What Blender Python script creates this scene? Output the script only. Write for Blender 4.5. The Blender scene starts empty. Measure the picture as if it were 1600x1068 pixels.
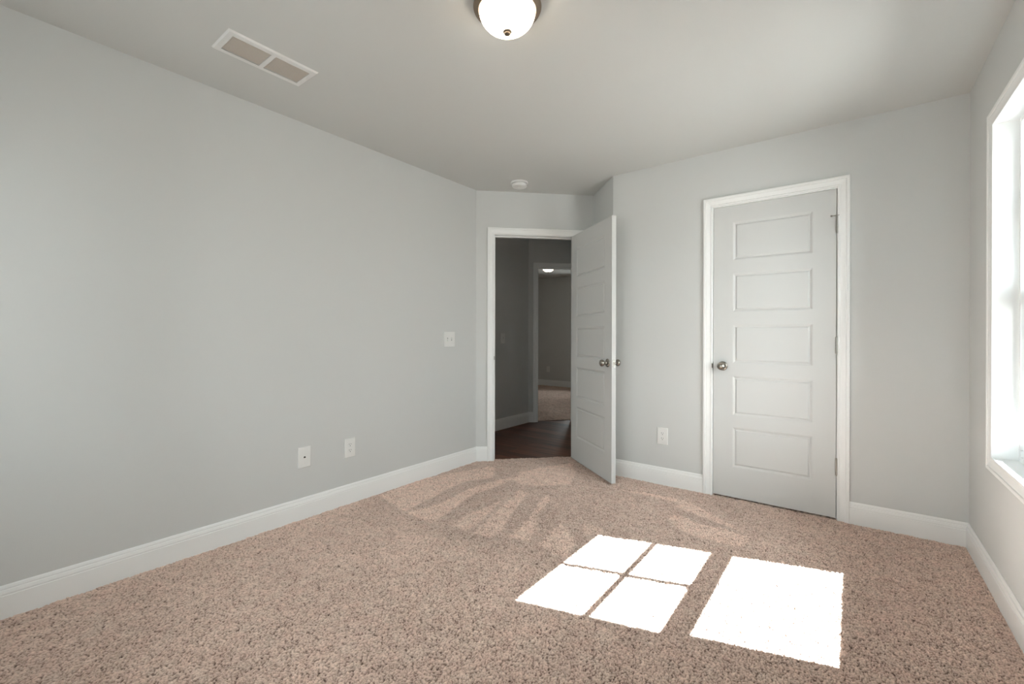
import bpy, bmesh, math
import numpy as np
from mathutils import Vector, Matrix

SC = bpy.context.scene
COL = SC.collection
SQ = math.sqrt(0.5)
R = math.radians

# ------------------------------------------------------------------ camera
cam_data = bpy.data.cameras.new('camera')
cam = bpy.data.objects.new('camera', cam_data)
COL.objects.link(cam)
YAW, PITCH, ROLL = 0.6537, -0.0011, 0.0021
fwd = Vector((-math.sin(YAW) * math.cos(PITCH), math.cos(YAW) * math.cos(PITCH), math.sin(PITCH)))
rt = Vector((math.cos(YAW), math.sin(YAW), 0))
up = rt.cross(fwd)
rt2 = math.cos(ROLL) * rt + math.sin(ROLL) * up
up2 = -math.sin(ROLL) * rt + math.cos(ROLL) * up
M = Matrix((rt2, up2, -fwd)).transposed().to_4x4()
M.translation = Vector((2.6848, 0.0, 1.1308))
cam.matrix_world = M
cam_data.sensor_fit = 'HORIZONTAL'
cam_data.sensor_width = 36.0
cam_data.lens = 691.91 / 1600 * 36.0
cam_data.shift_y = -(534 - 525.1) / 1600
cam_data.clip_start = 0.02
SC.camera = cam

# ------------------------------------------------------------------ light, exposure
SC.view_settings.view_transform = 'Standard'
SC.view_settings.look = 'None'
SC.view_settings.exposure = 0.0
SC.view_settings.gamma = 1.0
SC.view_settings.use_curve_mapping = False
SC.cycles.use_denoising = True
SC.cycles.use_adaptive_sampling = False
SC.cycles.max_bounces = 14
SC.cycles.diffuse_bounces = 10
SC.cycles.glossy_bounces = 6
SC.cycles.transparent_max_bounces = 12
SC.cycles.caustics_reflective = False
SC.cycles.caustics_refractive = False
SC.cycles.sample_clamp_indirect = 30.0

SKY = 11.2
world = bpy.data.worlds.new('sky'); SC.world = world
world.use_nodes = True
bg = world.node_tree.nodes['Background']
# sky above the horizon, duller ground below it
_nt = world.node_tree
_tc = _nt.nodes.new('ShaderNodeTexCoord'); _sep = _nt.nodes.new('ShaderNodeSeparateXYZ'); _rmp = _nt.nodes.new('ShaderNodeValToRGB')
_mr = _nt.nodes.new('ShaderNodeMapRange'); _mr.inputs['From Min'].default_value = -1; _mr.inputs['From Max'].default_value = 1
_nt.links.new(_tc.outputs['Generated'], _sep.inputs['Vector']); _nt.links.new(_sep.outputs['Z'], _mr.inputs['Value']); _nt.links.new(_mr.outputs['Result'], _rmp.inputs['Fac'])
_rmp.color_ramp.elements[0].position = 0.47; _rmp.color_ramp.elements[0].color = (0.70, 0.71, 0.70, 1)
_rmp.color_ramp.elements[1].position = 0.53; _rmp.color_ramp.elements[1].color = (0.91, 0.975, 1.01, 1)
_nt.links.new(_rmp.outputs['Color'], bg.inputs['Color'])
bg.inputs['Strength'].default_value = SKY

sun_data = bpy.data.lights.new('sun', 'SUN')
sun_data.energy = 68.0
sun_data.angle = R(0.3)
sun_data.color = (0.87, 1.0, 1.11)
sun = bpy.data.objects.new('sun', sun_data)
COL.objects.link(sun)
sun.location = (8, 4, 9)
SUN_DIR = Vector((-1.0, -0.3047, -1.1325))
sun.rotation_euler = SUN_DIR.to_track_quat('-Z', 'Y').to_euler()

def portal(name, loc, w, h, direction):
    # marks a window opening for the renderer's sky sampling, gives no light itself
    d = bpy.data.lights.new(name, 'AREA'); d.shape = 'RECTANGLE'; d.size = w; d.size_y = h
    d.cycles.is_portal = True
    o = bpy.data.objects.new(name, d); COL.objects.link(o)
    o.location = loc; o.rotation_euler = Vector(direction).to_track_quat('-Z', 'Z').to_euler()
portal('sky_portal', (3.36, 2.431, 1.333), 0.92, 1.52, (-1, 0, 0))
portal('sky_portal', (0.72, -0.82, 1.333), 0.64, 1.52, (0, 1, 0))
portal('sky_portal', (1.94, -0.82, 1.333), 0.60, 1.52, (0, 1, 0))
portal('sky_portal', (-1.70, 8.66, 1.333), 0.72, 1.52, (0, -1, 0))

# ------------------------------------------------------------------ room measures (metres)
CH = 2.44
YA = 2.9718
A = Vector((0, YA)); B = Vector((0.7723, 3.7441)); C = Vector((1.1358, 3.3806)); D = Vector((3.1892, 3.3806))
YC, XD, YB = 3.3806, 3.1892, -0.65
K = Vector((-0.685, 4.7516))       # far corner of the hall
YF = 8.5                           # far wall of the room across the hall
DD = Vector((SQ, SQ)); NN = Vector((SQ, -SQ))

# ------------------------------------------------------------------ materials
def new_mat(name):
    m = bpy.data.materials.new(name); m.use_nodes = True
    nt = m.node_tree
    return m, nt, nt.nodes['Principled BSDF']

def mat(name, col, rough=0.5, metal=0.0, spec=0.5, bump=0.0, bscale=200.0, coat=0.0):
    m, nt, p = new_mat(name)
    p.inputs['Base Color'].default_value = (*col, 1)
    p.inputs['Roughness'].default_value = rough
    p.inputs['Metallic'].default_value = metal
    p.inputs['Specular IOR Level'].default_value = spec
    p.inputs['Coat Weight'].default_value = coat
    if bump:
        tc = nt.nodes.new('ShaderNodeTexCoord')
        n = nt.nodes.new('ShaderNodeTexNoise'); n.inputs['Scale'].default_value = bscale; n.inputs['Detail'].default_value = 3
        b = nt.nodes.new('ShaderNodeBump'); b.inputs['Strength'].default_value = bump; b.inputs['Distance'].default_value = 0.001
        nt.links.new(tc.outputs['Object'], n.inputs['Vector'])
        nt.links.new(n.outputs['Fac'], b.inputs['Height'])
        nt.links.new(b.outputs['Normal'], p.inputs['Normal'])
    return m

WALL = mat('wall_paint', (0.638, 0.646, 0.636), 0.75, spec=0.25, bump=0.15)
CEIL = mat('ceiling_paint', (0.615, 0.62, 0.603), 0.9, spec=0.1, bump=0.2)
TRIM = mat('trim_paint', (0.88, 0.885, 0.875), 0.45, spec=0.25)
DOOR = mat('door_paint', (0.64, 0.645, 0.635), 0.6, spec=0.08, bump=0.05, bscale=400)
PLASTIC = mat('white_plastic', (0.80, 0.80, 0.78), 0.35)
SLOT = mat('dark_slot', (0.03, 0.03, 0.03), 0.6)
NICKEL = mat('satin_nickel', (0.36, 0.335, 0.295), 0.26, 1.0)
HINGE = mat('hinge_metal', (0.36, 0.345, 0.315), 0.34, 1.0)
BRONZE = mat('brushed_bronze', (0.24, 0.19, 0.145), 0.42, 0.85)
VINYL = mat('window_vinyl', (0.85, 0.86, 0.85), 0.35)
FILTER = mat('vent_filter', (0.66, 0.58, 0.49), 0.9)
VENT = mat('vent_enamel', (0.76, 0.755, 0.74), 0.45)

def lamp_glass():
    m, nt, p = new_mat('lamp_glass')
    p.inputs['Base Color'].default_value = (0.95, 0.9, 0.8, 1)
    p.inputs['Roughness'].default_value = 0.25
    tc = nt.nodes.new('ShaderNodeTexCoord')
    n = nt.nodes.new('ShaderNodeTexNoise'); n.inputs['Scale'].default_value = 9; n.inputs['Detail'].default_value = 4; n.inputs['Distortion'].default_value = 1.5
    r = nt.nodes.new('ShaderNodeValToRGB')
    r.color_ramp.elements[0].position = 0.35; r.color_ramp.elements[0].color = (1.0, 0.80, 0.54, 1)
    r.color_ramp.elements[1].position = 0.6; r.color_ramp.elements[1].color = (1.0, 0.88, 0.70, 1)
    nt.links.new(tc.outputs['Object'], n.inputs['Vector']); nt.links.new(n.outputs['Fac'], r.inputs['Fac'])
    nt.links.new(r.outputs['Color'], p.inputs['Emission Color'])
    p.inputs['Emission Strength'].default_value = LAMP
    return m
LAMP = 8.0
LAMPGLASS = lamp_glass()

def pane_mat():
    m = bpy.data.materials.new('window_glass'); m.use_nodes = True
    nt = m.node_tree; nt.nodes.clear()
    out = nt.nodes.new('ShaderNodeOutputMaterial'); mix = nt.nodes.new('ShaderNodeMixShader')
    tr = nt.nodes.new('ShaderNodeBsdfTransparent'); tr.inputs['Color'].default_value = (0.97, 0.985, 0.975, 1)
    gl = nt.nodes.new('ShaderNodeBsdfGlossy'); gl.inputs['Roughness'].default_value = 0.02
    fr = nt.nodes.new('ShaderNodeFresnel'); fr.inputs['IOR'].default_value = 1.25
    nt.links.new(fr.outputs['Fac'], mix.inputs['Fac'])
    nt.links.new(tr.outputs['BSDF'], mix.inputs[1]); nt.links.new(gl.outputs['BSDF'], mix.inputs[2])
    nt.links.new(mix.outputs['Shader'], out.inputs['Surface'])
    return m
GLASS = pane_mat()

def carpet_mat():
    m, nt, p = new_mat('carpet_pile')
    L = nt.links.new; N = nt.nodes.new
    p.inputs['Roughness'].default_value = 1.0; p.inputs['Specular IOR Level'].default_value = 0.0
    p.inputs['Sheen Weight'].default_value = 0.06; p.inputs['Sheen Roughness'].default_value = 0.6
    tc = N('ShaderNodeTexCoord')
    tuft = N('ShaderNodeAttribute'); tuft.attribute_name = 'tuft'
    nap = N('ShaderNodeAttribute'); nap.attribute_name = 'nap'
    ramp = N('ShaderNodeValToRGB'); cr = ramp.color_ramp
    cr.elements[0].position = 0.0; cr.elements[0].color = (0.060, 0.039, 0.031, 1)  # low tufts darkened: shade between tufts painted in with the brown yarn flecks
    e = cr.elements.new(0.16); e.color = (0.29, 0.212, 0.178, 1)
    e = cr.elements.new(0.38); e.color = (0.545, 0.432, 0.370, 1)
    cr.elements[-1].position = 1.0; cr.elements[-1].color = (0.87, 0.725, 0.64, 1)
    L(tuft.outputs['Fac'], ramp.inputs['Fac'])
    # slow drift between pinkish and greyish yarn
    n = N('ShaderNodeTexNoise'); n.inputs['Scale'].default_value = 14; n.inputs['Detail'].default_value = 5
    L(tc.outputs['Object'], n.inputs['Vector'])
    r2 = N('ShaderNodeValToRGB')
    r2.color_ramp.elements[0].position = 0.35; r2.color_ramp.elements[0].color = (1.0, 0.92, 0.89, 1)
    r2.color_ramp.elements[1].position = 0.65; r2.color_ramp.elements[1].color = (1.0, 0.97, 0.94, 1)
    L(n.outputs['Fac'], r2.inputs['Fac'])
    mx = N('ShaderNodeMix'); mx.data_type = 'RGBA'; mx.blend_type = 'MULTIPLY'; mx.inputs['Factor'].default_value = 1.0
    L(ramp.outputs['Color'], mx.inputs['A']); L(r2.outputs['Color'], mx.inputs['B'])
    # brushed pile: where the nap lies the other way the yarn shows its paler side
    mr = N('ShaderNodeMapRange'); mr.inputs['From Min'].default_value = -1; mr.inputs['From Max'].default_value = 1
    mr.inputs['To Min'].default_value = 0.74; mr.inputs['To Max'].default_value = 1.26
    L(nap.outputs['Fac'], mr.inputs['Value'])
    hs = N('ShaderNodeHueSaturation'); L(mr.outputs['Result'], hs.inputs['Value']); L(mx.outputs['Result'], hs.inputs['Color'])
    L(hs.outputs['Color'], p.inputs['Base Color'])
    return m
CARPET = carpet_mat()

def wood_mat():
    m, nt, p = new_mat('dark_wood_planks')
    L = nt.links.new; N = nt.nodes.new
    tc = N('ShaderNodeTexCoord')
    br = N('ShaderNodeTexBrick'); br.inputs['Scale'].default_value = 1.0
    br.inputs['Brick Width'].default_value = 1.2; br.inputs['Row Height'].default_value = 0.15; br.inputs['Mortar Size'].default_value = 0.0015
    br.inputs['Color1'].default_value = (0.062, 0.023, 0.013, 1); br.inputs['Color2'].default_value = (0.150, 0.062, 0.036, 1); br.inputs['Mortar'].default_value = (0.015, 0.008, 0.006, 1)
    br.inputs['Bias'].default_value = 0.1
    L(tc.outputs['Object'], br.inputs['Vector'])
    mp = N('ShaderNodeMapping'); mp.inputs['Scale'].default_value = (1.8, 42, 1); L(tc.outputs['Object'], mp.inputs['Vector'])
    n = N('ShaderNodeTexNoise'); n.inputs['Scale'].default_value = 1.0; n.inputs['Detail'].default_value = 6; n.inputs['Roughness'].default_value = 0.65
    L(mp.outputs['Vector'], n.inputs['Vector'])
    r = N('ShaderNodeValToRGB'); r.color_ramp.elements[0].position = 0.3; r.color_ramp.elements[0].color = (0.30, 0.27, 0.25, 1)
    r.color_ramp.elements[1].position = 0.7; r.color_ramp.elements[1].color = (2.3, 2.2, 2.1, 1)
    L(n.outputs['Fac'], r.inputs['Fac'])
    mx = N('ShaderNodeMix'); mx.data_type = 'RGBA'; mx.blend_type = 'MULTIPLY'; mx.inputs['Factor'].default_value = 1.0
    L(br.outputs['Color'], mx.inputs['A']); L(r.outputs['Color'], mx.inputs['B']); L(mx.outputs['Result'], p.inputs['Base Color'])
    p.inputs['Roughness'].default_value = 0.42; p.inputs['Specular IOR Level'].default_value = 0.3
    return m
WOOD = wood_mat()

# ------------------------------------------------------------------ mesh helpers
def new_obj(name, me, m, parent=None, smooth=False):
    o = bpy.data.objects.new(name, me)
    if m is not None: me.materials.append(m)
    COL.objects.link(o)
    if parent is not None: o.parent = parent
    if smooth:
        me.polygons.foreach_set('use_smooth', [True] * len(me.polygons))
        if hasattr(me, 'set_sharp_from_angle'): me.set_sharp_from_angle(angle=R(38))
    return o

def bm_obj(name, bm, m, parent=None, smooth=False, weld=1e-6):
    if weld: bmesh.ops.remove_doubles(bm, verts=bm.verts, dist=weld)
    bmesh.ops.recalc_face_normals(bm, faces=bm.faces)
    me = bpy.data.meshes.new(name); bm.to_mesh(me); bm.free()
    return new_obj(name, me, m, parent, smooth)

def box(bm, x0, x1, y0, y1, z0, z1):
    v = [bm.verts.new(p) for p in ((x0, y0, z0), (x1, y0, z0), (x1, y1, z0), (x0, y1, z0), (x0, y0, z1), (x1, y0, z1), (x1, y1, z1), (x0, y1, z1))]
    for f in ((0, 3, 2, 1), (4, 5, 6, 7), (0, 1, 5, 4), (1, 2, 6, 5), (2, 3, 7, 6), (3, 0, 4, 7)):
        bm.faces.new([v[i] for i in f])

def bbox_bevel(name, dims, m, parent, r=0.002, seg=2):
    bm = bmesh.new(); box(bm, *dims)
    bmesh.ops.bevel(bm, geom=bm.edges[:], offset=r, segments=seg, affect='EDGES', profile=0.5)
    return bm_obj(name, bm, m, parent, smooth=True, weld=0)

def prism(bm, pts, z0, z1):
    lo = [bm.verts.new((p[0], p[1], z0)) for p in pts]; hi = [bm.verts.new((p[0], p[1], z1)) for p in pts]
    n = len(pts)
    bm.faces.new(lo[::-1]); bm.faces.new(hi)
    for i in range(n):
        bm.faces.new((lo[i], lo[(i + 1) % n], hi[(i + 1) % n], hi[i]))

def lathe(bm, prof, seg=40, mx=None):
    """prof: (radius, height) pairs turned about z; mx moves the result."""
    rings = []
    for r, h in prof:
        if r < 1e-6: rings.append([bm.verts.new((0, 0, h))])
        else: rings.append([bm.verts.new((r * math.cos(2 * math.pi * i / seg), r * math.sin(2 * math.pi * i / seg), h)) for i in range(seg)])
    vs = [v for r in rings for v in r]
    for a, b in zip(rings, rings[1:]):
        for i in range(seg):
            j = (i + 1) % seg
            if len(a) == 1 and len(b) == 1: continue
            if len(a) == 1: bm.faces.new((a[0], b[j], b[i]))
            elif len(b) == 1: bm.faces.new((a[i], a[j], b[0]))
            else: bm.faces.new((a[i], a[j], b[j], b[i]))
    if mx is not None:
        for v in vs: v.co = mx @ v.co

def tag(o, label, cat, kind=None, group=None):
    o['label'] = label; o['category'] = cat
    if kind: o['kind'] = kind
    if group: o['group'] = group
    return o

def empty(name, loc, rz=0.0):
    o = bpy.data.objects.new(name, None); COL.objects.link(o)
    o.location = loc; o.rotation_euler = (0, 0, rz); o.empty_display_size = 0.05
    return o

def struct(name, bm, m, label, cat, smooth=False):
    o = bm_obj(name, bm, m, smooth=smooth)
    return tag(o, label, cat, 'structure')

def S(s, n, base=A):              # a point on a diagonal wall: s along it, n out of it
    p = base + DD * s + NN * n
    return (p.x, p.y)

def dprism(bm, s0, s1, n0, n1, z0, z1, base=A):
    prism(bm, [S(s0, n1, base), S(s1, n1, base), S(s1, n0, base), S(s0, n0, base)], z0, z1)

# ------------------------------------------------------------------ shell
bm = bmesh.new(); box(bm, -4.5, 3.6, -0.9, 9.15, CH, CH + 0.12)  # runs past the far wall as an added eave keeping sun off its window
struct('ceiling', bm, CEIL, 'pale grey painted ceiling over the bedroom', 'ceiling')

# right wall window: (near jamb y, far jamb y); two more, unseen, are added behind the camera for fill light
WIN_Z0, WIN_Z1 = 0.593, 2.073
WINS = [(2.005, 2.857)]
WALL_OUT = 3.35
FILL_WINS = [(0.46, 1.00), (1.66, 2.20)]  # unseen windows added behind the camera to fill the room with light

bm = bmesh.new(); prism(bm, [(0, -0.8), (0, YA), (-0.12, YA - 0.12), (-0.12, -0.8)], -0.1, CH)
struct('wall_left', bm, WALL, 'long pale grey wall along the left side of the bedroom', 'wall')

OP0, OP1, OPZ = 0.166, 0.935, 2.046    # hall door opening on the diagonal wall
bm = bmesh.new()
dprism(bm, -1.12, OP0 - 0.018, -0.115, 0, -0.1, CH)
dprism(bm, OP1 + 0.018, 1.0922, -0.115, 0, -0.1, CH)
dprism(bm, OP0 - 0.018, OP1 + 0.018, -0.115, 0, OPZ + 0.018, CH)
struct('wall_diagonal', bm, WALL, 'short pale grey wall set at an angle around the open hall door', 'wall')

CB = (1.1858, YC + 0.115)
bm = bmesh.new(); prism(bm, [(B.x, B.y), (C.x, C.y), CB, (B.x + 0.0813, B.y + 0.0813)], -0.1, CH)
struct('wall_return', bm, WALL, 'narrow shaded wall beside the top of the open door', 'wall')

CL0, CL1 = 1.9015, 2.6155              # closet door opening
bm = bmesh.new()
prism(bm, [(C.x, C.y), (CL0 - 0.018, YC), (CL0 - 0.018, YC + 0.115), CB], -0.1, CH)
box(bm, CL1 + 0.018, XD, YC, YC + 0.115, -0.1, CH)
box(bm, CL0 - 0.018, CL1 + 0.018, YC, YC + 0.115, OPZ + 0.018, CH)
struct('wall_back', bm, WALL, 'pale grey wall holding the closet door', 'wall')

bm = bmesh.new()
ys = [-0.8, WINS[0][0] - 0.018, WINS[0][1] + 0.018, 4.3]
for i in (0, 2): box(bm, XD, WALL_OUT, ys[i], ys[i + 1], -0.1, CH)
for i in (1,):
    box(bm, XD, WALL_OUT, ys[i], ys[i + 1], -0.1, WIN_Z0 - 0.018)
    box(bm, XD, WALL_OUT, ys[i], ys[i + 1], WIN_Z1 + 0.018, CH)
struct('wall_right', bm, WALL, 'pale grey wall with the bright window on the right', 'wall')

bm = bmesh.new()
YO = YB - 0.16
xs = [-0.12, FILL_WINS[0][0] - 0.018, FILL_WINS[0][1] + 0.018, FILL_WINS[1][0] - 0.018, FILL_WINS[1][1] + 0.018, WALL_OUT]
for i in (0, 2, 4): box(bm, xs[i], xs[i + 1], YO, YB, -0.1, CH)
for i in (1, 3):
    box(bm, xs[i], xs[i + 1], YO, YB, -0.1, WIN_Z0 - 0.018)
    box(bm, xs[i], xs[i + 1], YO, YB, WIN_Z1 + 0.018, CH)
struct('wall_front', bm, WALL, 'pale grey wall behind the camera', 'wall')
bm = bmesh.new()
box(bm, 1.3, XD, 4.2, 4.3, -0.1, CH); box(bm, 1.2, 1.3, YC + 0.115, 4.3, -0.1, CH)
struct('wall_closet', bm, WALL, 'closet wall hidden behind the closed closet door', 'wall')

# hall and the room across it
bm = bmesh.new(); box(bm, -0.8, -0.685, 1.9, K.y - 0.0001, -0.1, CH)
struct('wall_hall', bm, WALL, 'dim grey hall wall seen through the open door', 'wall')
FO0, FO1 = 0.130, 0.893                # far door opening along its diagonal wall
FT = 2.030
bm = bmesh.new()
KW = 0.115                             # this wall's thickness runs away from us
prism(bm, [(K.x, K.y), S(FO0 - 0.018, 0, K), S(FO0 - 0.018, -KW, K), (K.x - 0.115, K.y + 0.0476)], -0.1, CH)
dprism(bm, FO1 + 0.018, 2.1, -KW, 0, -0.1, CH, K)
dprism(bm, FO0 - 0.018, FO1 + 0.018, -KW, 0, FT + 0.018, CH, K)
struct('wall_hall_far', bm, WALL, 'dim angled hall wall with the far doorway', 'wall')
bm = bmesh.new(); dprism(bm, 1.35, 1.45, -1.75, -0.12, -0.1, CH)
struct('wall_hall_end', bm, WALL, 'hall end wall hidden behind the open door', 'wall')
FW0, FW1 = -2.05, -1.35
bm = bmesh.new()
box(bm, -4.2, FW0 - 0.018, YF, YF + 0.15, -0.1, CH); box(bm, FW1 + 0.018, 1.2, YF, YF + 0.15, -0.1, CH)
box(bm, FW0 - 0.018, FW1 + 0.018, YF, YF + 0.15, -0.1, WIN_Z0 - 0.018); box(bm, FW0 - 0.018, FW1 + 0.018, YF, YF + 0.15, WIN_Z1 + 0.018, CH)
struct('wall_far_room', bm, WALL, 'dark wall at the far end of the room across the hall', 'wall')
bm = bmesh.new()
box(bm, -4.35, -4.2, 4.2, YF + 0.15, -0.1, CH); box(bm, 1.2, 1.35, 4.6, YF + 0.15, -0.1, CH); box(bm, -4.2, -0.8, 4.2, 4.3, -0.1, CH)
box(bm, 0.85, 1.35, 5.9, 6.0, -0.1, CH)
struct('wall_far_room_side', bm, WALL, 'side walls of the room across the hall', 'wall')

# floors
bm = bmesh.new(); box(bm, -4.5, WALL_OUT, YB - 0.2, 9.0, -0.16, -0.1)
struct('floor_slab', bm, WALL, 'slab under the carpets', 'floor')
bm = bmesh.new()
prism(bm, [S(-1.2, -0.03), S(2.0, -0.03), S(2.3, -1.85), S(-0.6, -1.85)], -0.1, -0.006)
struct('floor_hall', bm, WOOD, 'dark wood plank floor of the hall beyond the open door', 'floor')

def in_poly(px, py, poly):
    inside = np.zeros(px.shape, bool)
    n = len(poly)
    for i in range(n):
        x0, y0 = poly[i]; x1, y1 = poly[(i + 1) % n]
        if y0 == y1: continue
        c = ((y0 > py) != (y1 > py)) & (px < (x1 - x0) * (py - y0) / (y1 - y0) + x0)
        inside ^= c
    return inside

def smooth_noise(rng, nx, ny, cell):
    gx, gy = nx // cell + 3, ny // cell + 3
    g = rng.random((gy, gx))
    yy = np.arange(ny) / cell; xx = np.arange(nx) / cell
    iy = yy.astype(int); ix = xx.astype(int); fy = (yy - iy)[:, None]; fx = (xx - ix)[None, :]
    fy = fy * fy * (3 - 2 * fy); fx = fx * fx * (3 - 2 * fx)
    return (g[iy][:, ix] * (1 - fx) + g[iy][:, ix + 1] * fx) * (1 - fy) + (g[iy + 1][:, ix] * (1 - fx) + g[iy + 1][:, ix + 1] * fx) * fy

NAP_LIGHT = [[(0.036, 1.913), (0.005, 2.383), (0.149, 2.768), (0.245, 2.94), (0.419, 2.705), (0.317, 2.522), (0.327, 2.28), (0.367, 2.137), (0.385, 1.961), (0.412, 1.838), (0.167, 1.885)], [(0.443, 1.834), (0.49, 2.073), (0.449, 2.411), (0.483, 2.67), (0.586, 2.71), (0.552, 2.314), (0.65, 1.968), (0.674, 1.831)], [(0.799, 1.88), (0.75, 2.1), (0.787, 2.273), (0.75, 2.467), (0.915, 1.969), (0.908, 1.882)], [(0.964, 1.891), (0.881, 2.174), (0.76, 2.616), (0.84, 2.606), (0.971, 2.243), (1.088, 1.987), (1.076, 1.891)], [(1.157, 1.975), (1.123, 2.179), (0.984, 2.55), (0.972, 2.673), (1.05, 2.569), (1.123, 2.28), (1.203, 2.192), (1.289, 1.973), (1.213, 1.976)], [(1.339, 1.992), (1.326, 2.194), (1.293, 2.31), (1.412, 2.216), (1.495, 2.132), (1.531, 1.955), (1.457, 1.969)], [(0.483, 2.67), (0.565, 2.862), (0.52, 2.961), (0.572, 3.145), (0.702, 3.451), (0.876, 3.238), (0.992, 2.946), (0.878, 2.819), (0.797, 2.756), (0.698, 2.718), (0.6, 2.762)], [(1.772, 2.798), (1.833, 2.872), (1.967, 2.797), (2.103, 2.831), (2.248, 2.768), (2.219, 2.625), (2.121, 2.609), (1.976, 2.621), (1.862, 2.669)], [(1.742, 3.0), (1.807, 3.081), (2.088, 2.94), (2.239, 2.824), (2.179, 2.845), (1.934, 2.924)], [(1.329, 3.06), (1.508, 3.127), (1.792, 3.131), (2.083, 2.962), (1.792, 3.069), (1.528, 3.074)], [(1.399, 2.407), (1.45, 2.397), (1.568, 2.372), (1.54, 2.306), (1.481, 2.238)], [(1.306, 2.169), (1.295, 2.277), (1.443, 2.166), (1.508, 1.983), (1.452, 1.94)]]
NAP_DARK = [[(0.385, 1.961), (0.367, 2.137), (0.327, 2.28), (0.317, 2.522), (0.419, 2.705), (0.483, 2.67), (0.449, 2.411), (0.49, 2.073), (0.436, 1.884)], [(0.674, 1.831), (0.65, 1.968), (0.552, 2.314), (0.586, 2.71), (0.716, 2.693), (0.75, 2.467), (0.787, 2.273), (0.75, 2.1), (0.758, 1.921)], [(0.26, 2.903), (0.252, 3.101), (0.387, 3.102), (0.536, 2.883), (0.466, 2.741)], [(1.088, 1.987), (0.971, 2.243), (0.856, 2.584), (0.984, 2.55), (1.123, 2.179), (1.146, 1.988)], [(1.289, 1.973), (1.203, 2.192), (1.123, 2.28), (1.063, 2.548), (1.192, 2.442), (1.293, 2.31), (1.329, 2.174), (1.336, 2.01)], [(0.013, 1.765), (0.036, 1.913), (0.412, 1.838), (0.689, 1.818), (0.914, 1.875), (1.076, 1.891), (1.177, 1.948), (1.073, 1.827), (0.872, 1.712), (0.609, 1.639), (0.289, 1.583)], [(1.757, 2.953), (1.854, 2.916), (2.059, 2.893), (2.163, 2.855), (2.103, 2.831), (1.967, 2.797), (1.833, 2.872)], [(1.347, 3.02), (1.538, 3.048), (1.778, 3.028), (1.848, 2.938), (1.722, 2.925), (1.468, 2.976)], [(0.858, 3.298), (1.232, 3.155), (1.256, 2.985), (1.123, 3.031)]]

def blur(a, k):
    for _ in range(2):
        for ax in (0, 1):
            c = np.cumsum(np.pad(a, [(k + 1, k) if i == ax else (0, 0) for i in (0, 1)], mode='edge'), axis=ax)
            a = (c[2 * k + 1:] - c[:-2 * k - 1] if ax == 0 else c[:, 2 * k + 1:] - c[:, :-2 * k - 1]) / (2 * k + 1)
    return a

def carpet(name, x0, x1, y0, y1, step, poly, seed, amp, naps=True, zoff=0.0):
    """A cut-pile carpet as a finely tufted surface clipped to a floor outline."""
    rng = np.random.default_rng(seed)
    nx, ny = int((x1 - x0) / step) + 1, int((y1 - y0) / step) + 1
    xs_ = x0 + np.arange(nx) * step; ys_ = y0 + np.arange(ny) * step
    if naps:                      # behind the camera the tufts may be coarser
        ys_ = np.concatenate([np.arange(y0, -0.1, step * 4), np.arange(-0.1, y1, step)]); ny = len(ys_)
    X, Y = np.meshgrid(xs_, ys_)
    w = rng.random((ny, nx))
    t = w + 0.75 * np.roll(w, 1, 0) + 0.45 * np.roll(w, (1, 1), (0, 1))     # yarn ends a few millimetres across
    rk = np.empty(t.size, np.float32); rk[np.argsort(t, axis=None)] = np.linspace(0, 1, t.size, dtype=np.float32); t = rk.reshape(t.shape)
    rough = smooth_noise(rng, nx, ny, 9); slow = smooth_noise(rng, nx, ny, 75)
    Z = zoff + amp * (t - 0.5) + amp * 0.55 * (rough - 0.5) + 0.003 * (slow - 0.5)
    X = X + (rng.random((ny, nx)) - 0.5) * step * 0.7; Y = Y + (rng.random((ny, nx)) - 0.5) * step * 0.7
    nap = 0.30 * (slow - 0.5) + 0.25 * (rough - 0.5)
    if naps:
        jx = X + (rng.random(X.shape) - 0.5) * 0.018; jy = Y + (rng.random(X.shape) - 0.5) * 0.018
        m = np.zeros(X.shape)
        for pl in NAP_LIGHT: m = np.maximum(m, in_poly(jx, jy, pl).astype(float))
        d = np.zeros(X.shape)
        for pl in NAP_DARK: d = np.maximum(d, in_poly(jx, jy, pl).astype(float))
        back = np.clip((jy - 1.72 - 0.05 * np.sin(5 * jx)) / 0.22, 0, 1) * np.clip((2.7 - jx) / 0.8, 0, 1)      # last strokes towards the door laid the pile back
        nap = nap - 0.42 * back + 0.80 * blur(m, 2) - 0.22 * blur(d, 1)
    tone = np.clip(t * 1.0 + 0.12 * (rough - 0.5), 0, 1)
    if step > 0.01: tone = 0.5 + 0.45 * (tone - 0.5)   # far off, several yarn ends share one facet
    idx = np.arange(nx * ny).reshape(ny, nx)
    q = np.stack([idx[:-1, :-1], idx[:-1, 1:], idx[1:, 1:], idx[1:, :-1]], -1).reshape(-1, 4)
    cx = X.ravel()[q].mean(1); cy = Y.ravel()[q].mean(1)
    q = q[in_poly(cx, cy, poly)]
    used = np.unique(q); remap = np.zeros(nx * ny, int); remap[used] = np.arange(len(used)); q = remap[q]
    co = np.stack([X.ravel(), Y.ravel(), Z.ravel()], -1)[used]
    me = bpy.data.meshes.new(name)
    me.vertices.add(len(co)); me.vertices.foreach_set('co', co.astype(np.float32).ravel())
    me.loops.add(q.size); me.loops.foreach_set('vertex_index', q.astype(np.int32).ravel())
    me.polygons.add(len(q)); me.polygons.foreach_set('loop_start', (np.arange(len(q)) * 4).astype(np.int32))
    me.update(calc_edges=True); me.validate()
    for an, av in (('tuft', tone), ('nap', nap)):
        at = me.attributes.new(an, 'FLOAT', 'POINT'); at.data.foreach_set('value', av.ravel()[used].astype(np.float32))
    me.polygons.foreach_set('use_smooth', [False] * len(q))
    return new_obj(name, me, CARPET)

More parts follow.
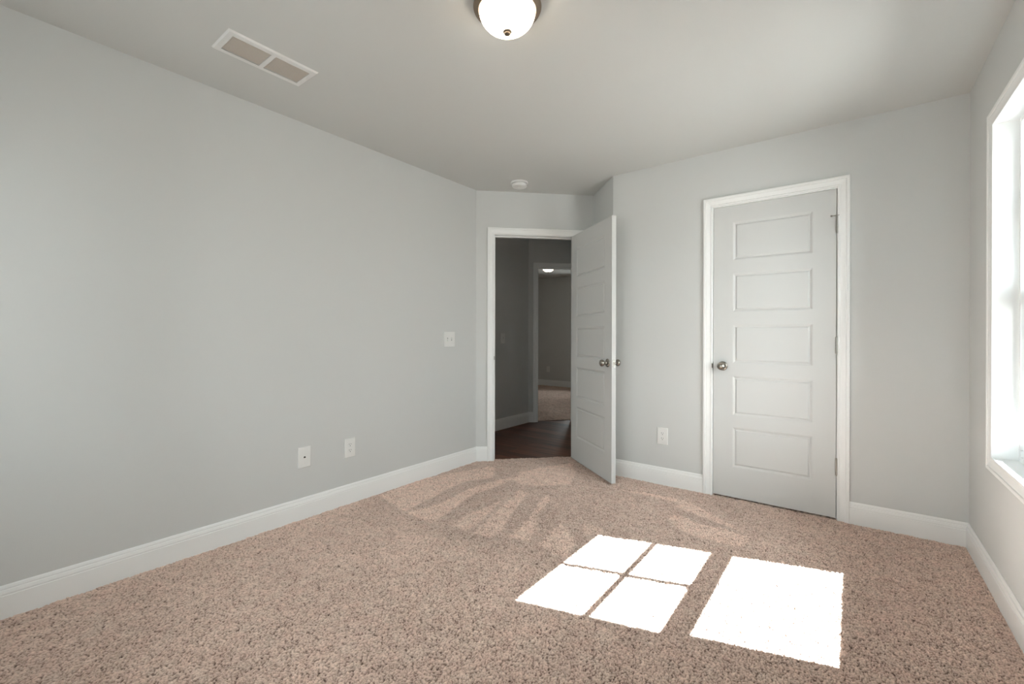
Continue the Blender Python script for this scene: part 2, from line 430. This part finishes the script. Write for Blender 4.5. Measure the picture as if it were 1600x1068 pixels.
room = [(-0.002, YB - 0.01), (-0.002, YA), S(0.155, -0.002), S(OP0 - 0.002, -0.002), S(OP0 - 0.002, -0.035), S(OP1 + 0.002, -0.035), S(OP1 + 0.002, -0.002), (B.x, B.y), (C.x, C.y),
        (XD + 0.002, YC + 0.002), (XD + 0.002, YB - 0.01)]
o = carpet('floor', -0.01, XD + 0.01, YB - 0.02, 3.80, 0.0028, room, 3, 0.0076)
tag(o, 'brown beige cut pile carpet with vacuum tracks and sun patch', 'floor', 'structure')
o = carpet('floor_closet', CL0 - 0.01, CL1 + 0.01, YC, YC + 0.4, 0.008, [(CL0, YC), (CL1, YC), (CL1, YC + 0.4), (CL0, YC + 0.4)], 5, 0.006, False)
tag(o, 'strip of carpet running under the closed closet door', 'floor', 'structure')
far = [S(FO0, -0.075, K), S(FO1, -0.075, K), S(FO1, -0.12, K), (0.9, 6.3), (0.9, YF), (-4.2, YF), (-4.2, 4.4), (-0.9, 4.85), S(FO0, -0.12, K)]
o = carpet('floor_far_room', -4.2, 0.95, 4.4, YF, 0.013, far, 7, 0.008, False)
tag(o, 'brown beige carpet of the room across the hall', 'floor', 'structure')

# ------------------------------------------------------------------ trim
BASE = [(0.0, 0.0), (0.0135, 0.0), (0.0135, 0.091), (0.0115, 0.0925), (0.0115, 0.0945), (0.0125, 0.100), (0.0105, 0.110), (0.0095, 0.1125), (0.0068, 0.1135), (0.0068, 0.116), (0.0075, 0.119), (0.0055, 0.127), (0.0025, 0.131), (0.0, 0.131)]

def base_run(pts, names, zb=-0.004, h=0.131):
    """Baseboards along a path with the room on its right, mitred at the corners, one object per wall."""
    pts = [Vector(p) for p in pts]
    dirs = [(b - a).normalized() for a, b in zip(pts, pts[1:])]
    nrm = [Vector((d.y, -d.x)) for d in dirs]
    def off(i, t):
        if i == 0: return pts[0] + nrm[0] * t
        if i == len(pts) - 1: return pts[-1] + nrm[-1] * t
        m = nrm[i - 1] + nrm[i]; m = m / (1 + nrm[i - 1].dot(nrm[i]))
        return pts[i] + m * t
    for i, (nm, label) in enumerate(names):
        if nm is None: continue
        bm = bmesh.new()
        a = []; b = []
        for t, z in BASE:
            zz = zb if z == 0 else z * h / 0.131
            p = off(i, t); a.append(bm.verts.new((p.x, p.y, zz)))
            p = off(i + 1, t); b.append(bm.verts.new((p.x, p.y, zz)))
        for k in range(len(BASE)):
            j = (k + 1) % len(BASE)
            bm.faces.new((a[k], a[j], b[j], b[k]))
        bm.faces.new(a); bm.faces.new(b[::-1])
        struct(nm, bm, TRIM, label, 'baseboard')

CAS = 0.060
base_run([(0, YB), (0, YA), S(OP0 - 0.006 - CAS + 0.003, 0)],
         [('baseboard_left', 'long white baseboard along the left wall'), ('baseboard_diagonal', 'short white baseboard piece left of the hall doorway')])
base_run([S(OP1 + 0.006 + CAS, 0), (B.x, B.y), (C.x, C.y), (CL0 - 0.005 - CAS + 0.002, YC)],
         [('baseboard_diagonal_right', 'short white baseboard piece hidden behind the open door'), ('baseboard_return', 'white baseboard of the narrow wall behind the open door'), ('baseboard_back_left', 'white baseboard between the open door and the closet door')])
base_run([(CL1 + 0.005 + CAS - 0.002, YC), (XD, YC), (XD, YB), (0, YB)],
         [('baseboard_back_right', 'white baseboard right of the closet door'), ('baseboard_right', 'white baseboard under the window'), ('baseboard_front', 'white baseboard behind the camera')])
base_run([(-0.685, 2.35), (K.x, K.y), S(FO0 - 0.006 - CAS + 0.002, 0, K)],
         [('baseboard_hall', 'dim white baseboard along the hall wall'), ('baseboard_hall_far', 'short white baseboard piece beside the far doorway')])
base_run([(-4.2, YF), (1.2, YF)], [('baseboard_far_room', 'white baseboard on the far wall across the hall')])

CPROF = [(0, 0), (0, 0.0095), (0.0018, 0.0112), (0.008, 0.0115), (0.011, 0.0100), (0.013, 0.0085), (0.024, 0.0105), (0.034, 0.0135), (0.040, 0.0145), (0.0425, 0.0130), (0.0435, 0.0165), (0.046, 0.018), (0.0565, 0.018), (0.060, 0.016), (0.060, 0)]

def casing(name, origin, ang, s0, s1, z0, z1, label, closed=False):
    """Picture-frame moulding round an opening s0..s1, z0..z1; local x along the wall, -y into the room."""
    bm = bmesh.new()
    rows = []
    for u, t in CPROF:
        if closed: pl = [(s0 - u, z0 - u), (s0 - u, z1 + u), (s1 + u, z1 + u), (s1 + u, z0 - u)]
        else: pl = [(s0 - u, z0), (s0 - u, z1 + u), (s1 + u, z1 + u), (s1 + u, z0)]
        rows.append([bm.verts.new((x, -t, z)) for x, z in pl])
    n = 4 if closed else 3
    for a, b in zip(rows, rows[1:] + rows[:1]):
        for i in range(n):
            j = (i + 1) % 4
            bm.faces.new((a[i], a[j], b[j], b[i]))
    if not closed:
        bm.faces.new([r[0] for r in rows]); bm.faces.new([r[3] for r in rows][::-1])
    o = bm_obj(name, bm, TRIM, weld=0)
    o.location = (origin[0], origin[1], 0); o.rotation_euler = (0, 0, ang)
    return tag(o, label, 'trim', 'structure')

def jamb(name, origin, ang, s0, s1, z1, depth, stop, label):
    bm = bmesh.new()
    box(bm, s0 - 0.018, s0, 0, depth, -0.02, z1); box(bm, s1, s1 + 0.018, 0, depth, -0.02, z1); box(bm, s0 - 0.018, s1 + 0.018, 0, depth, z1, z1 + 0.018)
    y0, y1 = stop
    box(bm, s0, s0 + 0.010, y0, y1, -0.02, z1); box(bm, s1 - 0.010, s1, y0, y1, -0.02, z1); box(bm, s0 + 0.010, s1 - 0.010, y0, y1, z1 - 0.010, z1)
    o = bm_obj(name, bm, TRIM, weld=0)
    o.location = (origin[0], origin[1], 0); o.rotation_euler = (0, 0, ang)
    return tag(o, label, 'trim', 'structure')

casing('trim_1', A, R(45), OP0 - 0.005, OP1 + 0.005, -0.004, OPZ + 0.003, 'white moulded casing around the open hall doorway')
jamb('trim_2', A, R(45), OP0, OP1, OPZ, 0.115, (0.040, 0.072), 'white door jamb inside the hall doorway')
casing('trim_3', (0, YC), 0, CL0 - 0.003, CL1 + 0.003, -0.004, OPZ + 0.003, 'white moulded casing around the closet door')
jamb('trim_4', (0, YC), 0, CL0, CL1, 2.0425, 0.115, (0.0365, 0.070), 'white door jamb behind the closet door')
casing('trim_5', K, R(45), FO0 - 0.005, FO1 + 0.005, -0.004, FT + 0.003, 'dim white casing around the far doorway')
jamb('trim_6', K, R(45), FO0, FO1, FT, 0.115, (0.046, 0.078), 'dim white jamb of the far doorway')
casing('trim_7', (XD, 0), R(-90), -WINS[0][1] + 0.003, -WINS[0][0] - 0.003, WIN_Z0 + 0.003, WIN_Z1 - 0.003, 'white picture frame casing around the bright window', True)
for k, (w0, w1) in enumerate(FILL_WINS):
    casing('trim_%d' % (8 + k), (0, YB), R(180), -w1, -w0, WIN_Z0, WIN_Z1, 'white casing of the added %s window behind the camera' % ('left', 'right')[k], True)

# ------------------------------------------------------------------ windows
def window(name, loc, ang, w, label, depth_jamb=0.079):
    """Double hung vinyl window; local x across (0..w), y outwards from the wall face, z absolute."""
    root = empty(name, loc, ang); tag(root, label, 'window', 'structure')
    z0, z1 = WIN_Z0, WIN_Z1
    bm = bmesh.new()
    d = depth_jamb
    box(bm, -0.018, 0, 0.0, d, z0 - 0.018, z1 + 0.018); box(bm, w, w + 0.018, 0.0, d, z0 - 0.018, z1 + 0.018)
    box(bm, 0, w, 0.0, d, z1, z1 + 0.018); box(bm, 0, w, 0.0, d, z0 - 0.018, z0)
    bm_obj('jamb_liner', bm, TRIM, root, weld=0)
    f0, f1 = d - 0.006, 0.161
    bm = bmesh.new()
    box(bm, 0.0, 0.010, f0, f1, z0, z1); box(bm, w - 0.010, w, f0, f1, z0, z1)
    box(bm, 0.010, w - 0.010, f0, f1, z1 - 0.020, z1); box(bm, 0.010, w - 0.010, f0, f1, z0, z0 + 0.022)
    # inner lip that stands a little into the opening
    box(bm, 0.010, 0.017, f0, f0 + 0.010, z0 + 0.022, z1 - 0.020); box(bm, w - 0.017, w - 0.010, f0, f0 + 0.010, z0 + 0.022, z1 - 0.020)
    bm_obj('frame', bm, VINYL, root, weld=0)
    def sash(nm, x0, x1, g, y0, y1, zb, zt, muntins):
        gx0, gx1, gz0, gz1 = g
        bm = bmesh.new()
        box(bm, x0, gx0, y0, y1, zb, zt); box(bm, gx1, x1, y0, y1, zb, zt)
        box(bm, gx0, gx1, y0, y1, zb, gz0); box(bm, gx0, gx1, y0, y1, gz1, zt)
        s = bm_obj(nm, bm, VINYL, root, weld=0)
        bm = bmesh.new(); box(bm, gx0, gx1, (y0 + y1) / 2 - 0.002, (y0 + y1) / 2 + 0.002, gz0, gz1)
        bm_obj('pane', bm, GLASS, s, weld=0)
        if muntins:
            mx, mz = muntins; yc = (y0 + y1) / 2
            bm = bmesh.new()
            box(bm, mx - 0.012, mx + 0.012, yc - 0.007, yc + 0.007, gz0, gz1)
            box(bm, gx0, mx - 0.012, yc - 0.007, yc + 0.007, mz - 0.010, mz + 0.010); box(bm, mx + 0.012, gx1, yc - 0.007, yc + 0.007, mz - 0.010, mz + 0.010)
            bm_obj('muntin_grid', bm, VINYL, s, weld=0)
        return s
    sash('upper_sash', 0.0105, w - 0.0105, (0.0125, w - 0.046, 1.354, 2.028), 0.121, 0.151, 1.285, z1 - 0.0205, (0.413, 1.687) if w < 1 else None)
    lo = sash('lower_sash', 0.018, w - 0.0175, (0.024, w - 0.062, 0.676, 1.271), 0.086, 0.116, z0 + 0.0225, 1.325, None)
    bm = bmesh.new(); box(bm, w / 2 - 0.03, w / 2 + 0.03, 0.088, 0.114, 1.325, 1.333); box(bm, w / 2 - 0.012, w / 2 + 0.03, 0.094, 0.106, 1.333, 1.343)
    bm_obj('sash_lock', bm, VINYL, lo, weld=0)
    # balance shoe at the foot of each jamb track
    for xx in (0.0105, w - 0.0295):
        bbox_bevel('track_shoe', (xx, xx + 0.019, 0.072, 0.0855, z0 + 0.0225, z0 + 0.052), VINYL, root, 0.002)
    return root
window('window_1', (XD, WINS[0][1], 0), R(-90), WINS[0][1] - WINS[0][0], 'bright white double hung window on the right wall')
for k, (w0, w1) in enumerate(FILL_WINS):
    window('window_%d' % (2, 4)[k], (w1, YB, 0), R(180), w1 - w0, 'added white double hung window giving fill light, on the %s behind the camera' % ('left', 'right')[k])
window('window_3', (FW0, YF, 0), 0, FW1 - FW0, 'window in the room across the hall')

# ------------------------------------------------------------------ doors
PROWS = [(0.221, 0.499), (0.582, 0.855), (0.943, 1.211), (1.300, 1.566), (1.658, 1.924)]
PPROF = [(0.0, 0.0), (0.0025, 0.0008), (0.0070, 0.0030), (0.0120, 0.0068), (0.0150, 0.0080), (0.0180, 0.0080), (0.0205, 0.0052), (0.0245, 0.0022), (0.0270, 0.0018)]

def slab(parent, w, zb, zt, t, u0, u1):
    bm = bmesh.new()
    us = [0, u0, u1, w]; zs = [zb] + [z for r in PROWS for z in r] + [zt]
    for y, sgn in ((0.0, 1), (t, -1)):
        for i in range(3):
            for k in range(len(zs) - 1):
                x0, x1, a, b = us[i], us[i + 1], zs[k], zs[k + 1]
                if i == 1 and k % 2 == 1:
                    rings = []
                    for ins, dep in PPROF:
                        yy = y + sgn * dep
                        rings.append([bm.verts.new(p) for p in ((x0 + ins, yy, a + ins), (x1 - ins, yy, a + ins), (x1 - ins, yy, b - ins), (x0 + ins, yy, b - ins))])
                    for r0, r1 in zip(rings, rings[1:]):
                        for q in range(4):
                            p = (q + 1) % 4
                            bm.faces.new((r0[q], r0[p], r1[p], r1[q]))
                    bm.faces.new(rings[-1])
                else:
                    bm.faces.new([bm.verts.new(p) for p in ((x0, y, a), (x1, y, a), (x1, y, b), (x0, y, b))])
    for i in range(3):
        for z in (zb, zt):
            bm.faces.new([bm.verts.new(p) for p in ((us[i], 0, z), (us[i + 1], 0, z), (us[i + 1], t, z), (us[i], t, z))])
    for k in range(len(zs) - 1):
        for x in (0, w):
            bm.faces.new([bm.verts.new(p) for p in ((x, 0, zs[k]), (x, t, zs[k]), (x, t, zs[k + 1]), (x, 0, zs[k + 1]))])
    return bm_obj('panel_slab', bm, DOOR, parent, weld=1e-5)

KNOB = [(0.0, 0.0), (0.0305, 0.0), (0.0325, 0.002), (0.0315, 0.005), (0.027, 0.0085), (0.019, 0.0105), (0.0125, 0.0125), (0.0105, 0.018), (0.0108, 0.028), (0.0135, 0.033), (0.0205, 0.037), (0.0255, 0.043), (0.0272, 0.050), (0.0262, 0.056),
        (0.0225, 0.0615), (0.0175, 0.0645), (0.0160, 0.0640), (0.0135, 0.0665), (0.007, 0.0685), (0.0, 0.069)]
def knob(parent, x, z, y, out):
    """Round nickel knob on a rose; out = -1 faces local -y, +1 faces local +y."""
    rx = Matrix.Translation((x, y, z)) @ Matrix.Rotation(R(90) * (1 if out < 0 else -1), 4, 'X')
    bm = bmesh.new(); lathe(bm, KNOB[9:], 40, rx)
    k = bm_obj('door_knob', bm, NICKEL, parent, smooth=True)
    bm = bmesh.new(); lathe(bm, KNOB[:10], 40, rx)
    bm_obj('rose', bm, NICKEL, k, smooth=True)
    return k

def hinge(parent, x, y, z, leaf=1, stop=False):
    bm = bmesh.new()
    hh = 0.0505
    for i in range(5):
        a = z - hh + i * hh * 0.4; b = a + hh * 0.4 - 0.0008
        lathe(bm, [(0.0, a), (0.0052, a), (0.0058, a + 0.0006), (0.0058, b - 0.0006), (0.0052, b), (0.0, b)], 14, Matrix.Translation((x, y, 0)))
    h = bm_obj('hinge', bm, HINGE, parent, smooth=True)
    bm = bmesh.new(); lathe(bm, [(0.0, z - hh - 0.007), (0.003, z - hh - 0.006), (0.0036, z - hh - 0.003), (0.003, z - hh), (0.003, z + hh), (0.0045, z + hh), (0.0045, z + hh + 0.002), (0.0, z + hh + 0.003)], 14, Matrix.Translation((x, y, 0)))
    bm_obj('hinge_pin', bm, HINGE, h, smooth=True)
    if stop:
        bm = bmesh.new()
        zt = z + hh
        box(bm, x - 0.007, x + 0.012, y - 0.007, y + 0.007, zt - 0.001, zt + 0.003)
        # bent arm that reaches out over the door with a threaded foot and tip
        c = Vector((x - 0.004, y - 0.004, zt + 0.001)); e = Vector((x - 0.026, y - 0.020, zt - 0.003))
        d = (e - c); ln = d.length; mxx = Matrix.Translation(c) @ d.to_track_quat('Z', 'Y').to_matrix().to_4x4()
        lathe(bm, [(0, 0), (0.0045, 0.0), (0.0042, ln * 0.35), (0.003, ln * 0.45), (0.003, ln * 0.95), (0.0062, ln * 0.96), (0.0058, ln * 1.15), (0, ln * 1.22)], 14, mxx)
        bm_obj('pin_door_stop', bm, HINGE, h, smooth=True)
    return h

# closed closet door, flush with the wall, hung on its right
d1 = empty('door_1', (1.9048, YC, 0), 0)
tag(d1, 'closed white five panel closet door with nickel knob', 'door', 'structure')
W1 = 2.6120 - 1.9048
slab(d1, W1, 0.012, 2.0395, 0.035, 0.125, 0.5865)
knob(d1, 0.0615, 0.922, 0.0, -1); knob(d1, 0.0615, 0.922, 0.035, 1)
for z, st in ((1.823, True), (1.076, False), (0.329, False)): hinge(d1, W1 + 0.0018, -0.0046, z, stop=st)

def strike(name, origin, ang, x, z, label):
    o = empty(name, (origin[0], origin[1], 0), ang)
    tag(o, label, 'strike plate')
    bm = bmesh.new()
    box(bm, x - 0.0008, x + 0.0006, 0.004, 0.034, z - 0.0285, z + 0.0285)
    # curled lip round the jamb edge
    pts = [(x - 0.0008, 0.004), (x - 0.0008, -0.0135), (x - 0.0050, -0.0150), (x - 0.0050, -0.0138), (x + 0.0006, -0.0110), (x + 0.0006, 0.004)]
    prism(bm, [(p[0], p[1]) for p in pts], z - 0.016, z + 0.016)
    bm_obj('plate', bm, HINGE, o, weld=0)
    return o
strike('strike_plate', (0, YC), 0, CL0, 0.922, 'dark metal strike plate on the jamb beside the closet knob')
strike('strike_plate', A, R(45), OP0, 0.930, 'small metal strike plate on the left jamb of the open doorway')

# open hall door, hinged at the right side of its opening and swung into the room
d2 = empty('door_2', (0.6372, 3.5703, 0), R(-36.53))
tag(d2, 'white five panel door standing open into the room', 'door', 'structure')
W2 = 0.7585
slab(d2, W2, 0.013, 2.042, 0.035, 0.113, W2 - 0.111)
knob(d2, W2 - 0.0605, 0.924, 0.0, -1); knob(d2, W2 - 0.0605, 0.924, 0.035, 1)
bm = bmesh.new(); box(bm, W2 - 0.0006, W2 + 0.0010, 0.005, 0.030, 0.924 - 0.0285, 0.924 + 0.0285)
lp = bm_obj('latch_plate', bm, HINGE, d2, weld=0)
bm = bmesh.new(); prism(bm, [(W2 + 0.001, 0.0105), (W2 + 0.012, 0.0245), (W2 + 0.001, 0.0245)], 0.924 - 0.009, 0.924 + 0.009)
bm_obj('latch_bolt', bm, NICKEL, lp, weld=0)
bm = bmesh.new()
for dz in (-0.021, 0.021): lathe(bm, [(0, 0.0), (0.0034, 0.0), (0.0028, 0.0012), (0, 0.0014)], 12, Matrix.Translation((W2 + 0.001, 0.0175, 0.924 + dz)) @ Matrix.Rotation(R(90), 4, 'Y'))
bm_obj('screw', bm, NICKEL, lp, smooth=True)
for z in (1.823, 1.076, 0.329): hinge(d2, -0.0030, 0.0405, z)

# ------------------------------------------------------------------ ceiling fixtures
def ceiling_light(loc, label):
    root = empty('ceiling_light', loc); tag(root, label, 'lamp', group='dome ceiling lights')
    bm = bmesh.new()
    lathe(bm, [(0.0, 0.0), (0.098, 0.0), (0.104, -0.003), (0.106, -0.008), (0.112, -0.012), (0.124, -0.015), (0.1315, -0.020), (0.1335, -0.026), (0.1315, -0.031), (0.1250, -0.034), (0.1180, -0.0385), (0.1135, -0.041), (0.111, -0.040), (0.111, -0.032), (0.0, -0.032)], 72)
    bm_obj('rim', bm, BRONZE, root, smooth=True)
    prof = [(0.1100, -0.0335)]
    for i in range(0, 15):
        a = R(i * 90 / 14)
        prof.append((0.1105 * math.cos(a) ** 0.9 if i < 14 else 0.0, -0.037 - 0.082 * math.sin(a)))
    bm = bmesh.new(); lathe(bm, prof, 64)
    bm_obj('glass_bowl', bm, LAMPGLASS, root, smooth=True)
    bm = bmesh.new()
    lathe(bm, [(0.0, -0.1165), (0.0165, -0.1172), (0.0172, -0.1195), (0.0155, -0.1220), (0.0120, -0.1235), (0.0125, -0.1255), (0.0115, -0.1290), (0.0080, -0.1315), (0.0, -0.1325)], 32)
    bm_obj('finial', bm, BRONZE, root, smooth=True)
    return root
ceiling_light((1.612, 1.366, CH), 'lit frosted dome ceiling light with bronze rim and finial above the bedroom')
ceiling_light((-1.80, 6.96, CH), 'small lit dome ceiling light seen through both doorways')

def ceiling_vent(loc, label, w=0.196, l=0.402):
    """Return grille with two banks of louvers; local x across, y along, z = 0 at the ceiling."""
    root = empty('ceiling_vent', loc); tag(root, label, 'vent', group='ceiling air vents')
    bx = [(0.030, 0.166)]
    by = [(0.028, 0.191), (0.211, 0.374)]
    bm = bmesh.new()
    t = 0.007
    x0, x1 = bx[0]
    ybreaks = [0.0, by[0][0], by[0][1], by[1][0], by[1][1], l]
    # sheet face with its outer edge folded up to the ceiling
    b = 0.006
    def face(xa, xb, ya, yb): box(bm, xa - w / 2, xb - w / 2, ya - l / 2, yb - l / 2, -t, -t + 0.0015)
    face(b, x0, b, l - b); face(x1, w - b, b, l - b)
    face(x0, x1, b, by[0][0]); face(x0, x1, by[0][1], by[1][0]); face(x0, x1, by[1][1], l - b)
    o4 = [(0, 0), (w, 0), (w, l), (0, l)]; i4 = [(b, b), (w - b, b), (w - b, l - b), (b, l - b)]
    lo = [bm.verts.new((p[0] - w / 2, p[1] - l / 2, -t)) for p in i4]; hi = [bm.verts.new((p[0] - w / 2, p[1] - l / 2, 0.0)) for p in o4]
    for i in range(4):
        j = (i + 1) % 4
        bm.faces.new((lo[i], lo[j], hi[j], hi[i]))
    bm_obj('frame', bm, VENT, root, weld=0)
    bm = bmesh.new()
    for ya, yb in by: box(bm, x0 - w / 2, x1 - w / 2, ya - l / 2, yb - l / 2, -0.0034, -0.0002)
    bm_obj('filter', bm, FILTER, root, weld=0)
    for ya, yb in by:
        bm = bmesh.new()
        n = 12; pitch = (x1 - x0) / n
        for i in range(n):
            xc = x0 + (i + 0.65) * pitch - w / 2
            # each louver leans up and away from the window side
            v = [bm.verts.new(p) for p in ((xc, ya - l / 2, -t), (xc, yb - l / 2, -t), (xc - 0.0032, yb - l / 2, -0.0035), (xc - 0.0032, ya - l / 2, -0.0035))]
            u = [bm.verts.new((p.co.x + (0.0036 if k < 2 else 0.0012), p.co.y, p.co.z)) for k, p in enumerate(v)]
            bm.faces.new(v[::-1]); bm.faces.new(u)
            for q in range(4):
                p = (q + 1) % 4
                bm.faces.new((v[q], v[p], u[p], u[q]))
        bm_obj('louvers', bm, VENT, root, weld=0)
    for yy in (0.014, l - 0.014):
        bm = bmesh.new(); lathe(bm, [(0, -t - 0.0012), (0.0032, -t - 0.001), (0.004, -t), (0, -t)], 14, Matrix.Translation((0.0, yy - l / 2, 0)))
        bm_obj('screw', bm, VENT, root, smooth=True)
    return root
ceiling_vent((0.476, 0.965, CH), 'white rectangular ceiling vent with two banks of louvers near the left wall')
ceiling_vent((-2.12, 8.36, CH), 'small ceiling vent barely seen through both doorways')

root = empty('smoke_detector', (0.432, 3.040, CH)); tag(root, 'round white smoke detector on the ceiling above the open doorway', 'smoke detector')
bm = bmesh.new(); lathe(bm, [(0, 0), (0.072, 0.0), (0.074, -0.002), (0.074, -0.012), (0.072, -0.0145), (0.056, -0.0150), (0.056, -0.0180), (0.0, -0.0180)], 48)
bm_obj('base', bm, PLASTIC, root, smooth=True)
bm = bmesh.new(); lathe(bm, [(0.0, -0.0182), (0.062, -0.0182), (0.0635, -0.0200), (0.0632, -0.0330), (0.059, -0.0400), (0.042, -0.0425), (0.0, -0.0430)], 48)
bm_obj('cover', bm, PLASTIC, root, smooth=True)
bm = bmesh.new(); lathe(bm, [(0.0, -0.0420), (0.0115, -0.0420), (0.0115, -0.0455), (0.010, -0.0465), (0.0, -0.0467)], 24)
bm_obj('test_button', bm, PLASTIC, root, smooth=True)

# ------------------------------------------------------------------ wall plates
def plate_mesh(parent, w, h, t=0.0058):
    bm = bmesh.new(); box(bm, -w / 2, w / 2, -t, 0, -h / 2, h / 2)
    ed = [e for e in bm.edges if all(v.co.y < -t / 2 for v in e.verts)]
    bmesh.ops.bevel(bm, geom=ed, offset=0.004, segments=3, affect='EDGES', profile=0.6)
    return bm_obj('cover_plate', bm, PLASTIC, parent, smooth=True, weld=0)

def screw(parent, x, z, y=-0.0058, r=0.003):
    bm = bmesh.new()
    lathe(bm, [(0, 0.0), (r, 0.0), (r * 0.85, 0.0009), (0, 0.0011)], 14, Matrix.Translation((x, y, z)) @ Matrix.Rotation(R(90), 4, 'X'))
    return bm_obj('screw', bm, PLASTIC, parent, smooth=True)

def outlet(loc, ang, label):
    root = empty('power_outlet', loc, ang); tag(root, label, 'outlet', group='duplex power outlets')
    plate_mesh(root, 0.080, 0.126)
    for zc in (0.0195, -0.0195):
        bm = bmesh.new()
        # rounded receptacle face with flat top and bottom
        pts = []
        for i in range(40):
            a = 2 * math.pi * i / 40
            pts.append((0.0172 * math.cos(a), max(-0.0142, min(0.0142, 0.0172 * math.sin(a)))))
        f = [bm.verts.new((p[0], -0.0072, zc + p[1])) for p in pts]; g = [bm.verts.new((p[0] * 1.03, -0.0056, zc + p[1] * 1.03)) for p in pts]
        bm.faces.new(f)
        for i in range(40): bm.faces.new((f[i], f[(i + 1) % 40], g[(i + 1) % 40], g[i]))
        rc = bm_obj('receptacle', bm, PLASTIC, root, weld=0)
        bm = bmesh.new()
        box(bm, -0.0074, -0.0052, -0.0074, -0.0070, zc - 0.0005, zc + 0.0085); box(bm, 0.0052, 0.0072, -0.0074, -0.0070, zc + 0.0005, zc + 0.0080)
        lathe(bm, [(0, 0), (0.0027, 0), (0.0027, 0.0004), (0, 0.0004)], 14, Matrix.Translation((0, -0.0070, zc - 0.0072)) @ Matrix.Rotation(R(90), 4, 'X'))
        bm_obj('slots', bm, SLOT, rc, weld=0)
    screw(root, 0, 0)
    return root

def switch(loc, ang, gangs, label, ups):
    root = empty('light_switch', loc, ang); tag(root, label, 'light switch')
    plate_mesh(root, 0.080 + 0.0465 * (gangs - 1), 0.126)
    for g in range(gangs):
        xc = (g - (gangs - 1) / 2) * 0.0465
        bm = bmesh.new(); box(bm, xc - 0.0055, xc + 0.0055, -0.0061, -0.0056, -0.0125, 0.0125)
        bm_obj('toggle_slot', bm, mat_slot_grey, root, weld=0)
        up_ = ups[g]
        bm = bmesh.new()
        z0, z1 = (-0.002, 0.011) if up_ else (-0.011, 0.002)
        zt = 0.0125 if up_ else -0.0125
        v = [(xc - 0.0048, -0.006, z0), (xc + 0.0048, -0.006, z0), (xc + 0.0048, -0.006, z1), (xc - 0.0048, -0.006, z1),
             (xc - 0.0038, -0.0175, zt - 0.004), (xc + 0.0038, -0.0175, zt - 0.004), (xc + 0.0038, -0.0165, zt + 0.003), (xc - 0.0038, -0.0165, zt + 0.003)]
        vs = [bm.verts.new(p) for p in v]
        for f in ((0, 1, 2, 3), (4, 5, 6, 7), (0, 1, 5, 4), (1, 2, 6, 5), (2, 3, 7, 6), (3, 0, 4, 7)): bm.faces.new([vs[i] for i in f])
        bmesh.ops.bevel(bm, geom=bm.edges[:], offset=0.0008, segments=2, affect='EDGES')
        bm_obj('toggle', bm, PLASTIC, root, smooth=True, weld=0)
        screw(root, xc, 0.030); screw(root, xc, -0.030)
    return root
mat_slot_grey = mat('toggle_slot_grey', (0.45, 0.45, 0.44), 0.5)

outlet((0.0, 1.706, 0.376), R(90), 'white power outlet on the left wall, right of the jack plate')
outlet((1.545, YC, 0.370), 0, 'white power outlet between the open door and the closet')
outlet((-2.79, YF, 0.372), 0, 'dim power outlet on the far wall across the hall')
switch((0.0, 2.635, 1.101), R(90), 2, 'white double light switch on the left wall near the doorway', (False, True))
switch((-0.685, 4.214, 1.100), R(90), 1, 'dim single light switch on the hall wall', (False,))

root = empty('jack_plate', (0.0, 1.393, 0.379), R(90)); tag(root, 'white wall plate with one dark jack, left of the outlet', 'wall plate')
plate_mesh(root, 0.080, 0.126)
bm = bmesh.new(); box(bm, -0.0085, 0.0085, -0.0066, -0.0056, -0.0135, 0.0085)
j = bm_obj('jack', bm, PLASTIC, root, weld=0)
bm = bmesh.new(); box(bm, -0.0062, 0.0062, -0.0069, -0.0064, -0.0050, 0.0030); box(bm, -0.0032, 0.0032, -0.0069, -0.0064, 0.0030, 0.0058)
bm_obj('socket_hole', bm, SLOT, j, weld=0)
screw(root, 0, 0.041); screw(root, 0, -0.041)

bpy.context.view_layer.update()
